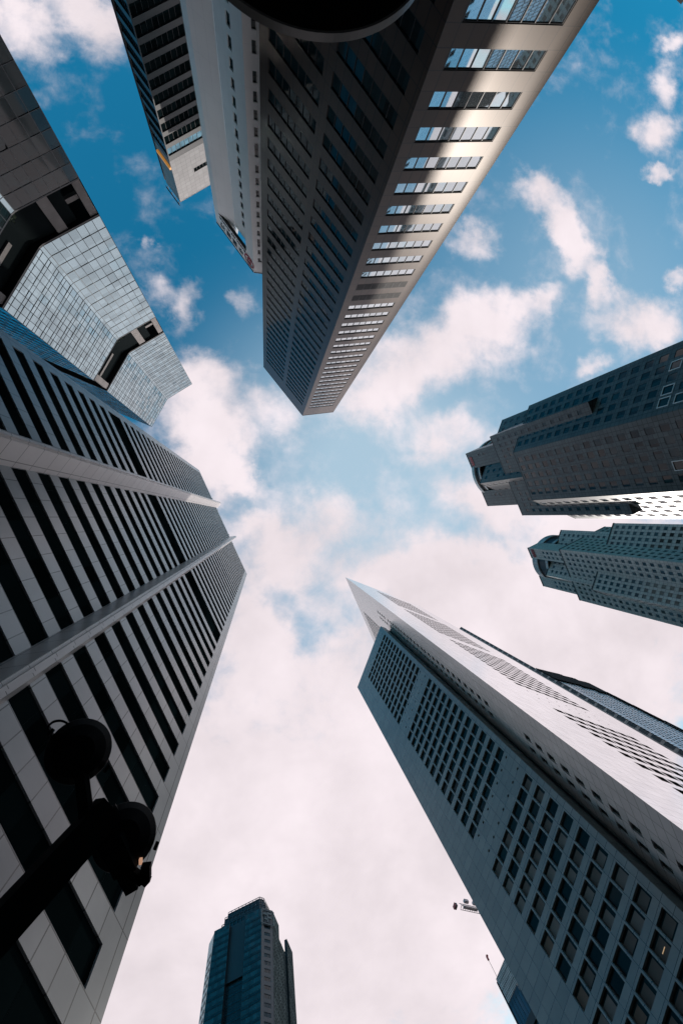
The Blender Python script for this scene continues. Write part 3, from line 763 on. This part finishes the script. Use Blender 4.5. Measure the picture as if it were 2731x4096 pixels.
def bank_mark(face, parent, ru, z, k):
    """a row of letters with a red mark of crossed bars above it"""
    r = np.array([-face.n[1], face.n[0]]); s = 1 if r @ face.d > 0 else -1
    text_mesh('UOB', face, ru, z, 2.6 * k, M['steel'], parent, 'lettering', depth=.12, o=.15, width=5.9 * k)
    eb = MB(); mid = ru + s * 2.95 * k
    for i in range(4):
        u = mid + (i - 1.5) * 1.05 * k; face.slab(eb, u - .27 * k, u + .27 * k, z + 2.75 * k, z + 5.4 * k, .02, .2)
    for j in (3.5, 4.6): face.slab(eb, mid - 2.4 * k, mid + 2.4 * k, z + (j - .2) * k, z + (j + .2) * k, .205, .26)
    eb.build('emblem', M['sign_red'], parent)
bank_mark(fC, tu, .285 * fC.L - .6, HCR - 7.6, 1.05)

e3 = src((2050, 2050), .43431)
tv = thing('star_tower', plan(e3(730, 710), 100), 'lower grey granite tower on the right edge with stepped corners, below its taller twin', 'skyscraper', 'star shaped granite towers')
hA, hB, hA3, hC, hL = 100, 111.6, 122, 129, 80
sA = square_from(plan(e3(930, 98), hA), plan(e3(730, 710), hA))
sB = square_from(plan(e3(430, 340), hB), plan(e3(620, 810), hB))
sA3 = square_from(plan(e3(447, 160), hA3), plan(e3(305, 580), hA3))
K2 = dict(floor=1.92, h=1.02, pitch=1.38, w=.80, margin=.5, depth=.05, matn='pale_granite')
wsV = volume(tv, sA, (0, 1, 3), 0, hA, top=.9, **K2)
wsV += volume(tv, sB, (0, 1, 3), 0, hB, top=1.4, **K2)
wsV += volume(tv, sA3, (0, 1), 80, hA3, top=1.6, wfilter=lambda i, j, r, n: r % 2 == 0 or j % 2 == 0, **K2)
pL = [plan(e3(1500, 490), hL), plan(e3(1450, 640), hL), plan(e3(1490, 725), hL), plan(e3(1640, 790), hL)]
pL = octagon(*pL); wsV += volume(tv, [pL[0], pL[1], pL[2], pL[3], pL[3] * 1.12, pL[0] * 1.12], (0, 1, 2), 0, hL, top=1.0, **K2)
c2, t2 = plan(e3(138, 325), hC), plan(e3(285, 680), hC)
sqV, cV, RV = crown(tv, c2, t2, .553, hC, 108)
v2 = t2 - c2
for k0, k1 in ((0, .27), (.73, 1)):
    p, q = c2 + v2 * k0, c2 + v2 * k1; nn = rot90(v2, 1); nn = nn if nn @ c2 > 0 else -nn
    wsV += volume(tv, [p, q, q + nn * .3, p + nn * .3], (0,), 100, hC, top=6.5, **K2)
windows(tv, wsV, M['mid_glass'], None, jit=.004)
fC2 = Face(c2, t2); bank_mark(fC2, tv, .27 * fC2.L - .25, hC - 4.4, .58)

# ================================================================== dark glass tower, bottom centre
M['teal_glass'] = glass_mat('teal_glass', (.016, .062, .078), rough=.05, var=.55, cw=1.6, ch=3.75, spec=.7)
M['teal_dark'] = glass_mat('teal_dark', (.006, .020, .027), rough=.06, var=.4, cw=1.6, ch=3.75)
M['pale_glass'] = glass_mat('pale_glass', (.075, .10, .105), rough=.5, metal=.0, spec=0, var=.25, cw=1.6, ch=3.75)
M['matte_bar'] = mat('matte_bar', (.012, .016, .018), .9, spec=0)
M['red_granite'] = panel_mat('red_granite', (.115, .088, .085), (.10, .078, .075), (.035, .03, .03), 3.2, 7.5, rough=.35, var=.1)
c8 = src((700, 3400), .38265); HQ = 250
S0, S1 = plan(c8(905, 600), HQ), plan(c8(1020, 635), HQ); SL = plan(c8(415, 850), HQ); SW = plan(c8(360, 965), HQ); SR = plan(c8(1210, 1080), HQ)
tt = thing('dark_glass_tower', S0, 'distant dark teal glass tower with a stepped crown standing alone at the bottom', 'skyscraper')
fL, fS, fR, fM = Face(SL, S0), Face(SW, SL), Face(S1, SR), Face(S0, S1)
zs = [0.0]
for k in range(66): zs += [3.75 * k + 1.5, 3.75 * k + 3.75]
def floors(z1): return [z for z in zs if z < z1 - .5] + [z1]
La, Lb = .32 * fL.L, .66 * fL.L
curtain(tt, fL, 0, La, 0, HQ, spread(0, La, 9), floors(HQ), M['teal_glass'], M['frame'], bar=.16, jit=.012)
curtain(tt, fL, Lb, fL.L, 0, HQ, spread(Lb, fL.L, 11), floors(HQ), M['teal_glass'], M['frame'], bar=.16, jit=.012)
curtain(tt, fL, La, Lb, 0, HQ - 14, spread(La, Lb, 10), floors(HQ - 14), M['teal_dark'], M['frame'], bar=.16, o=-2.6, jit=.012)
lv = MB()
for k in range(17): 
    u = La + (Lb - La) * (k + .5) / 17; fL.slab(lv, u - .22, u + .22, HQ - 30, HQ - .2, -2.2, -1.7)
lv.build('louvre', M['mullion'], tt)
lz = MB()
for za in range(0, 66):
    for (a, b, o) in ((0, La, 0), (Lb, fL.L, 0), (La, Lb, -2.6)):
        if o and za > 61: continue
        fL.slab(lz, a + .02, b - .02, 3.75 * za + .2, 3.75 * za + 1.2, o + .055, o + .075)
lz.build('spandrel', M['teal_dark'], tt)
Ra, Rb = .34 * fR.L, .68 * fR.L
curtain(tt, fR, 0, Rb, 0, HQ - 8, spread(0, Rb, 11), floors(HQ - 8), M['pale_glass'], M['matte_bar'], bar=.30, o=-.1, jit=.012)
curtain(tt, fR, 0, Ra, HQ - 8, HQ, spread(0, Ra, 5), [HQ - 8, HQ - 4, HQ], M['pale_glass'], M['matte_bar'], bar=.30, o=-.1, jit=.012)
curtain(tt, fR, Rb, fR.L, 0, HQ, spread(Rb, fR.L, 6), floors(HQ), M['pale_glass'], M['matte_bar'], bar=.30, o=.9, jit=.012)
sw = MB(); rows = [(3.75 * k + 1, 3.75 * k + 3, [(1, 2.6), (3.4, 5)]) for k in range(1, 64)]
wsT = fS.wall(sw, 0, HQ - 1, rows, depth=.1); 
mw = MB(); rows = [(246 - 8 - 3.75 * k * 1.0, 246 - 8 - 3.75 * k + 1.9, [(fM.L * .25, fM.L * .76)]) for k in range(62)]
wsT2 = fM.wall(mw, 0, HQ, rows, depth=.15)
mw.build('corner_strip', M['red_granite'], tt)
sw.build('side_wall', M['ring_panel'], tt)
windows(tt, wsT2 + wsT, M['teal_dark'], M['frame'], panes=4, bar=.12, limit=95)
cb = MB(); mid = (S0 + S1 + SL + SR) / 4 * 1.12
pin = [SW * 1.01, SL - fL.n * 2.9, S0 - fL.n * 2.9 - fM.n * 1, S1 - fR.n * 2 - fM.n * 1, SR - fR.n * 2, SR * 1.2, SW * 1.25]
cb.prism(pin, 0, HQ - .6)
f = Face(fL.pt(La, 0)[:2], fL.pt(La, 0, -2.6)[:2], out=fL.d); f.quad(cb, 0, f.L, 0, HQ)
f = Face(fL.pt(Lb, 0)[:2], fL.pt(Lb, 0, -2.6)[:2], out=-fL.d); f.quad(cb, 0, f.L, 0, HQ)
f = Face(fR.pt(Rb, 0, -.4)[:2], fR.pt(Rb, 0, .9)[:2], out=-fR.d); f.quad(cb, 0, f.L, 0, HQ - .01)
cb.build('core', M['frame'], tt)
for pts, z0, z1 in (((( 492, 790), (888, 585), (955, 600), (1010, 690)), HQ - 2, 258), (((525, 712), (884, 545), (945, 556), (990, 640)), 257, 266), (((560, 655), (885, 492), (930, 508), (985, 620)), 265, 275)):
    P4 = [plan(c8(*p), z1) for p in pts]
    km = MB(); km.prism([p * 1.003 for p in P4] + [P4[-1] * 1.1, P4[0] * 1.1], z0, z1); ko = km.build('crown_tier', M['teal_dark'], tt)
    for a, b in zip(P4, P4[1:]):
        f = Face(a, b); n = max(2, round(f.L / 2.2)); bm_ = MB()
        for k in range(n + 1): f.slab(bm_, f.L * k / n - .15, f.L * k / n + .15, z0, z1, -.02, .1)
        for z in spread(z0, z1, 2): f.slab(bm_, 0, f.L, z - .18, z + .18, -.02, .14)
        sub(bm_, 'mullion', M['mullion'], ko)
eb = MB(); fM.slab(eb, fM.L * .22, fM.L * .78, HQ - 10.5, HQ - 1, .05, .5)
M['mullion_pale'] = mat('mullion_pale', (.10, .11, .11), .4)
eo = eb.build('emblem_plate', M['frame'], tt)
e2 = MB(); um = fM.L * .5
for a, b, c, d in ((-3.6, -3.2, -10, -1.6), (3.2, 3.6, -10, -1.6), (-3.6, 3.6, -2, -1.6), (-3.6, 3.6, -10, -9.6), (-2.4, -.4, -4.6, -3.4), (.3, 2.3, -3.9, -2.8), (-1.8, .5, -7.4, -6.5), (.2, 2.2, -6.3, -5.3), (-.3, .3, -8.6, -2.8)):
    fM.slab(e2, um + a, um + b, HQ + c, HQ + d, .505, .7)
sub(e2, 'emblem', M['mullion_pale'], eo)

# ================================================================== glass-topped block behind the grey tower, with a roof mast
s8 = src((1800, 3560), .2296); HS = 90
PS0 = plan(s8(800, 1555), HS); PS1 = plan(s8(1100, 845), HS)
fS2 = Face(PS0, PS1)
ts = thing('glass_block', PS0, 'small glass-fronted block with a clear roof screen, half hidden behind the grey gridded tower', 'office building')
M['clear_screen'] = glass_mat('clear_screen', (.60, .61, .63), rough=.35, metal=.0, var=.15, cw=.8, ch=3)
M['slate_glass'] = glass_mat('slate_glass', (.06, .09, .12), rough=.05, metal=.4, var=.35, cw=5, ch=4.2)
curtain(ts, fS2, 0, fS2.L, 85.2, HS, spread(0, fS2.L, 22), [85.2, 86.4, 87.6, 88.8, HS], M['clear_screen'], M['frame'], name='roof_screen', bar=.07)
curtain(ts, fS2, 0, fS2.L, 80.2, 85.1, spread(0, fS2.L, 11), [80.2, 85.1], M['slate_glass'], M['mullion'], bar=.05, jit=.02)
bl = MB(); fS2.slab(bl, -.1, fS2.L, 78.6, 80.15, -.4, .3); fS2.slab(bl, -.1, fS2.L, 58.0, 59.6, -.4, .3); fS2.slab(bl, -.1, fS2.L, 40, 41.5, -.4, .3); bl.build('floor_band', M['frame'], ts)
curtain(ts, fS2, 0, fS2.L, 59.7, 78.5, spread(0, fS2.L, 5), [59.7, 69.5, 78.5], M['slate_glass'], M['frame'], bar=.18, o=-.1, jit=.02)
curtain(ts, fS2, 0, fS2.L, 41.6, 57.9, spread(0, fS2.L, 5), [41.6, 49.5, 57.9], M['office_glass'], M['mullion'], bar=.22, o=-.1, jit=.02)
cb = MB(); cb.prism([PS0 - fS2.n * .5, PS1 - fS2.n * .5, PS1 - fS2.n * 14, PS0 - fS2.n * 14], 0, 84.5); fS2.slab(cb, -.25, -.02, 0, 89.5, -.3, .12); cb.build('core', M['frame'], ts)
mp_ = plan((1990, 3914), HS); ztop = 94.4
mm = MB(); mm.tube((*mp_, 84.5), (*mp_, ztop - .3), .05, .04, 8)
mo = mm.build('roof_mast', M['mullion'])
tag(mo, 'thin roof mast with a red head rising from the glass-topped block', 'mast')
rb = MB(); rb.box((*mp_, ztop), (.14, .05, 0), (-.05, .14, 0), (0, 0, .45)); rb.box((mp_[0] + .1, mp_[1] - .1, ztop + .45), (.2, 0, 0), (0, .08, 0), (0, 0, .16))
sub(rb, 'beacon', M['sign_red'], mo)

# ================================================================== tower crane behind the grey tower
M['crane_paint'] = mat('crane_paint', (.38, .37, .39), .5)
HJ = 150
ja, jb = np.array([*plan(s8(190, 305), HJ), HJ]), np.array([*plan(s8(900, 460), HJ), HJ])
jd = _n(jb - ja); jn = np.array([-jd[1], jd[0], 0])
tk = thing('tower_crane', jb[:2], 'far lattice arm of a tower crane with red-edged counterweight peeking past the grey tower', 'crane')
lt = MB(); ln_ = np.linalg.norm(jb - ja); n = 18
for k in range(n):
    p0, p1 = ja + jd * ln_ * k / n, ja + jd * ln_ * (k + 1) / n
    for s in (-.7, .7): lt.tube(p0 + jn * s, p1 + jn * s, .10, n=5)
    up = np.array([0, 0, 1.7])
    lt.tube(p0 + up, p1 + up, .10, n=5); lt.tube(p0 + jn * .7, p1 + up, .06, n=4); lt.tube(p0 + up, p1 - jn * .7, .06, n=4); lt.tube(p0 - jn * .7, p0 + jn * .7, .06, n=4)
lt.build('jib', M['crane_paint'], tk)
cw = MB(); q = ja - jd * 2.2; cw.box(q, jd * .4, jn * .75, (0, 0, .55)); cwo = cw.build('counterweight', M['black'], tk)
ce = MB(); ce.box(q - jd * .47, jd * .06, jn * .8, (0, 0, .6)); sub(ce, 'edge', M['sign_red'], cwo)
wm_ = MB()
for k in (2.2, 5.6): wm_.box(ja + jd * k + np.array([0, 0, 1.6]) - jn * 1.2, jd * .8, jn * .45, (0, 0, .45)); 
wm_.box(ja + jd * 3.4 - jn * .3, jd * 2.6, jn * .4, (0, 0, .2)); wm_.build('winch', M['crane_paint'], tk)
ms = MB()
for s in (-.8, .8):
    for r in (-.8, .8): ms.tube(np.array([jb[0], jb[1], 0]) + jd * s + jn * r, jb + jd * s + jn * r + np.array([0, 0, 6]), .12, n=5)
for k in range(52):
    a, b = np.array([jb[0], jb[1], 3. * k]), np.array([jb[0], jb[1], 3. * k + 3])
    ms.tube(a + jd * .8 + jn * .8, b - jd * .8 + jn * .8, .07, n=4); ms.tube(a - jd * .8 - jn * .8, b + jd * .8 - jn * .8, .07, n=4)
ms.build('mast', M['crane_paint'], tk)

# ================================================================== dark slatted tower behind the bright side of the grey tower
M['slat'] = mat('slat', (.016, .020, .022), .8, spec=.05)
M['slat_glass'] = glass_mat('slat_glass', (.80, .79, .80), rough=.25, metal=.8, var=.1, cw=1.2, ch=1.3)
HJT = 250
J0, J1 = plan((1835, 2516), HJT), plan((1843, 2507), HJT)
tj = thing('slatted_tower', J1, 'dark tower with stepped slatted top seen edge-on behind the bright metal side', 'skyscraper')
fJ0 = Face(J0, J1); jb_ = MB(); jb_.prism([J0, J1, J1 * 1.06, J0 * 1.06], 0, HJT); jb_.build('edge_wall', panel_mat('edge_panels', (.02, .025, .027), (.03, .034, .036), (.20, .20, .20), 30, 4.4, jt=.55, rough=.5), tj)
fJ = Face(J1, J1 + np.array([.966, .259]) * 30)
j3 = src((2100, 2550), .4024)
def uz(f, p):
    d = ROT @ np.array([p[0] - CX, p[1] - CY, FPX]); t = (f.n @ f.a) / (f.n @ d[:2]); q = d * t
    return float((q[:2] - f.a) @ f.d), float(q[2] + CAMZ)
steps = [uz(fJ, j3(*p)) for p in ((65, 305), (135, 325), (215, 345), (375, 390), (525, 437), (700, 500), (780, 545), (865, 582), (955, 627), (1045, 675), (1145, 722), (1250, 777), (1360, 832), (1478, 888), (1600, 960))]
us_ = sorted(set([0.02] + [s[0] for s in steps if s[0] > .1]))
for i in range(len(steps) - 1):
    u0, u1 = (0.03 if i == 0 else steps[i][0]), steps[i + 1][0]
    if u1 - u0 < .15: continue
    z1 = steps[i][1]
    lvls = [0] + [z1 - 1.35 * k for k in range(int(z1 // 1.35), -1, -1)]
    go = curtain(tj, fJ, u0, u1, 0, z1, spread(u0, u1, max(1, round((u1 - u0) / 2.4))), lvls, M['slat_glass'], M['slat'], bar=.30, proud=.03)
    cm2 = MB(); fJ.slab(cm2, u0, u1, z1 + .01, z1 + 1.1, -.3, .3); fJ.slab(cm2, u0, u1, z1 - 7.5, z1, -.9, -.02); fJ.slab(cm2, u0, u1, z1 - 12, z1 - .4, .19, .5)
    cm2.build('terrace_edge', M['slat'], tj)
q0, q1 = np.array(fJ.pt(0.1, 0, -.95)[:2]), np.array(fJ.pt(30, 0, -.95)[:2])

# ================================================================== near street furniture
c4 = src((100, 2800), .38265)
def at3(p, H): return np.array([*plan(p, H), H])
M['street_black'] = mat('street_black', (.004, .006, .007), .6, spec=.04)
arm0, arm1 = at3(c4(-420, 2560), 5.0), at3(c4(880, 1140), 5.7)
tl = thing('lamp_post', arm0[:2], 'black post with two round floodlights on its arm in front of the striped tower', 'street lamp')
pb = MB(); pb.tube((arm0[0], arm0[1], 0), (arm0[0], arm0[1], 5.15), .12, .10, 14); pb.build('post', M['street_black'], tl, True)
ad = _n(arm1 - arm0); an = _n(np.cross(ad, [0, 0, 1])); au = np.cross(an, ad)
ab = MB(); ab.box((arm0 + arm1) / 2, ad * np.linalg.norm(arm1 - arm0) / 2, an * .12, au * .10); ab.build('arm', M['street_black'], tl)
def head(cpx, H, axis, R, L, arm_pt):
    c = at3(c4(*cpx), H); ax = _n(axis)
    hb = MB(); hb.lathe(c - ax * L * .5, ax, [(-.08, 0), (-.08, R * .45), (0, R * .78), (L * .25, R * .97), (L * .6, R), (L, R), (L, R * .9), (L * .85, R * .88), (L * .85, 0)], 40)
    ho = hb.build('lamp_head', M['street_black'], tl, True)
    lb = MB(); lb.lathe(c - ax * L * .5, ax, [(L * .86, 0), (L * .86, R * .86), (L * .87, R * .86), (L * .9, 0)], 32); sub(lb, 'lens', M['frame'], ho)
    bk = MB(); bk.tube(c - ax * L * .3, arm_pt, .055, .06, 8)
    side = _n(np.cross(ax, [0, 0, 1])) * R * 1.08
    for s in (-1, 1): bk.box(c + side * s - ax * L * .25, side * .03, ax * L * .35, _n(np.cross(side, ax)) * .03)
    sub(bk, 'bracket', M['street_black'], ho)
    return c, ho
dirn = np.array([-.45, .35, -.35])
cA, hA_ = head((567, 530), 5.95, at3(c4(567, 530), 5.95) - [0, 0, CAMZ], .262, .34, arm0 + (arm1 - arm0) * .80)
cB, hB_ = head((1043, 1424), 5.75, at3(c4(1043, 1424), 5.75) - [0, 0, CAMZ], .252, .34, arm1)
x = MB()
for p, H in ((c4(612, 848), 5.75), (c4(1212, 1685), 5.55)):
    q = at3(p, H); x.box(q, (.012, 0, 0), (0, .022, 0), (0, 0, .012))
x.build('status_light', mat('amber_lamp', (.7, .4, .25), .5, emit=(1, .55, .35), estr=.45), tl)
vb = MB()
for a, b, w in (((1212, 1800), (1245, 1900), .035), ((1225, 1900), (1280, 1840), .04), ((1268, 1860), (1268, 1720), .035), ((1000, 1700), (1240, 1890), .03), ((1020, 1780), (1130, 1985), .05), ((900, 1450), (1060, 1800), .09)):
    p, q = at3(c4(*a), 5.5), at3(c4(*b), 5.5); dd = _n(q - p); nn = _n(np.cross(dd, [0, 0, 1])); vb.box((p + q) / 2, dd * np.linalg.norm(q - p) / 2, nn * w, (0, 0, .03))
vb.build('yoke', M['street_black'], tl)
wb_ = MB(); prev = None
for off in (0, 12, 24):
    prev = None
    for k in range(13):
        a = math.pi * (1.05 + .75 * k / 12); p = at3(c4(360 + 120 * math.cos(a), 300 + off + (92 + off * .3) * math.sin(a)), 5.9)
        if prev is not None: wb_.tube(prev, p, .004, n=5)
        prev = p
wb_.build('cable', M['street_black'], tl)

# round canopy at the top edge
def circ3(a, b, c):
    A = np.array([b - a, c - a]) * 2; r = np.array([b @ b - a @ a, c @ c - a @ a]); o = np.linalg.solve(A, r); return o, float(np.linalg.norm(a - o))
HCN = 4.4
cc, cr = circ3(plan((1000, 27), HCN), plan((1295, 129), HCN), plan((1571, 54), HCN))
tn = thing('canopy', cc, 'large dark round canopy overhead at the top edge, in front of the brown tower', 'canopy')
kb = MB(); kb.lathe((cc[0], cc[1], HCN), (0, 0, 1), [(.10, 0), (.10, cr * .15), (.02, cr * .92), (0, cr), (.05, cr), (.20, cr * .6), (.34, 0)], 96)
kb.build('cover', M['street_black'], tn, True)
ri = MB(); ri.lathe((cc[0], cc[1], HCN), (0, 0, 1), [(-.006, cr - .004), (-.006, cr + .012), (.05, cr + .012), (.052, cr + .002)], 96); ri.build('rim', mat('rim', (.10, .10, .09), .4), tn, True)
kp = MB(); kp.tube((cc[0], cc[1], 0), (cc[0], cc[1], HCN + .1), .08, n=14); kp.build('post', M['street_black'], tn, True)
print('objects', len(bpy.data.objects))

# ================================================================== unseen downtown blocks, added to shade the lower floors and darken reflections
M['city'] = panel_mat('city_front', (.10, .10, .10), (.05, .055, .06), (.03, .03, .03), 3.0, 3.6, jt=.5, rough=.5, var=.3)
cbm = MB()
rng = random.Random(3)
for k in range(26):
    a = 2 * math.pi * k / 26 + rng.uniform(-.05, .05); r = rng.uniform(125, 165); h = rng.uniform(55, 105)
    c = np.array([math.cos(a), math.sin(a)]) * r; d = np.array([-math.sin(a), math.cos(a)]); n = np.array([math.cos(a), math.sin(a)])
    w, dp = rng.uniform(13, 19), 12
    cbm.prism([c - d * w, c + d * w, c + d * w + n * dp, c - d * w + n * dp], 0, h)
cbm.prism([(-78, -40), (-112, -40), (-112, -4), (-78, -4)], 0, 196)  # tall unseen block added behind the striped tower, dark for the brown tower's reflections
cbm.prism([(-70, 6), (-104, 6), (-104, 52), (-70, 52)], 0, 150)
tag(cbm.build('added_shade_blocks', M['city']), 'added ring of unseen dark downtown blocks and two taller ones that shade the lower floors and darken reflections', 'buildings', kind='stuff')
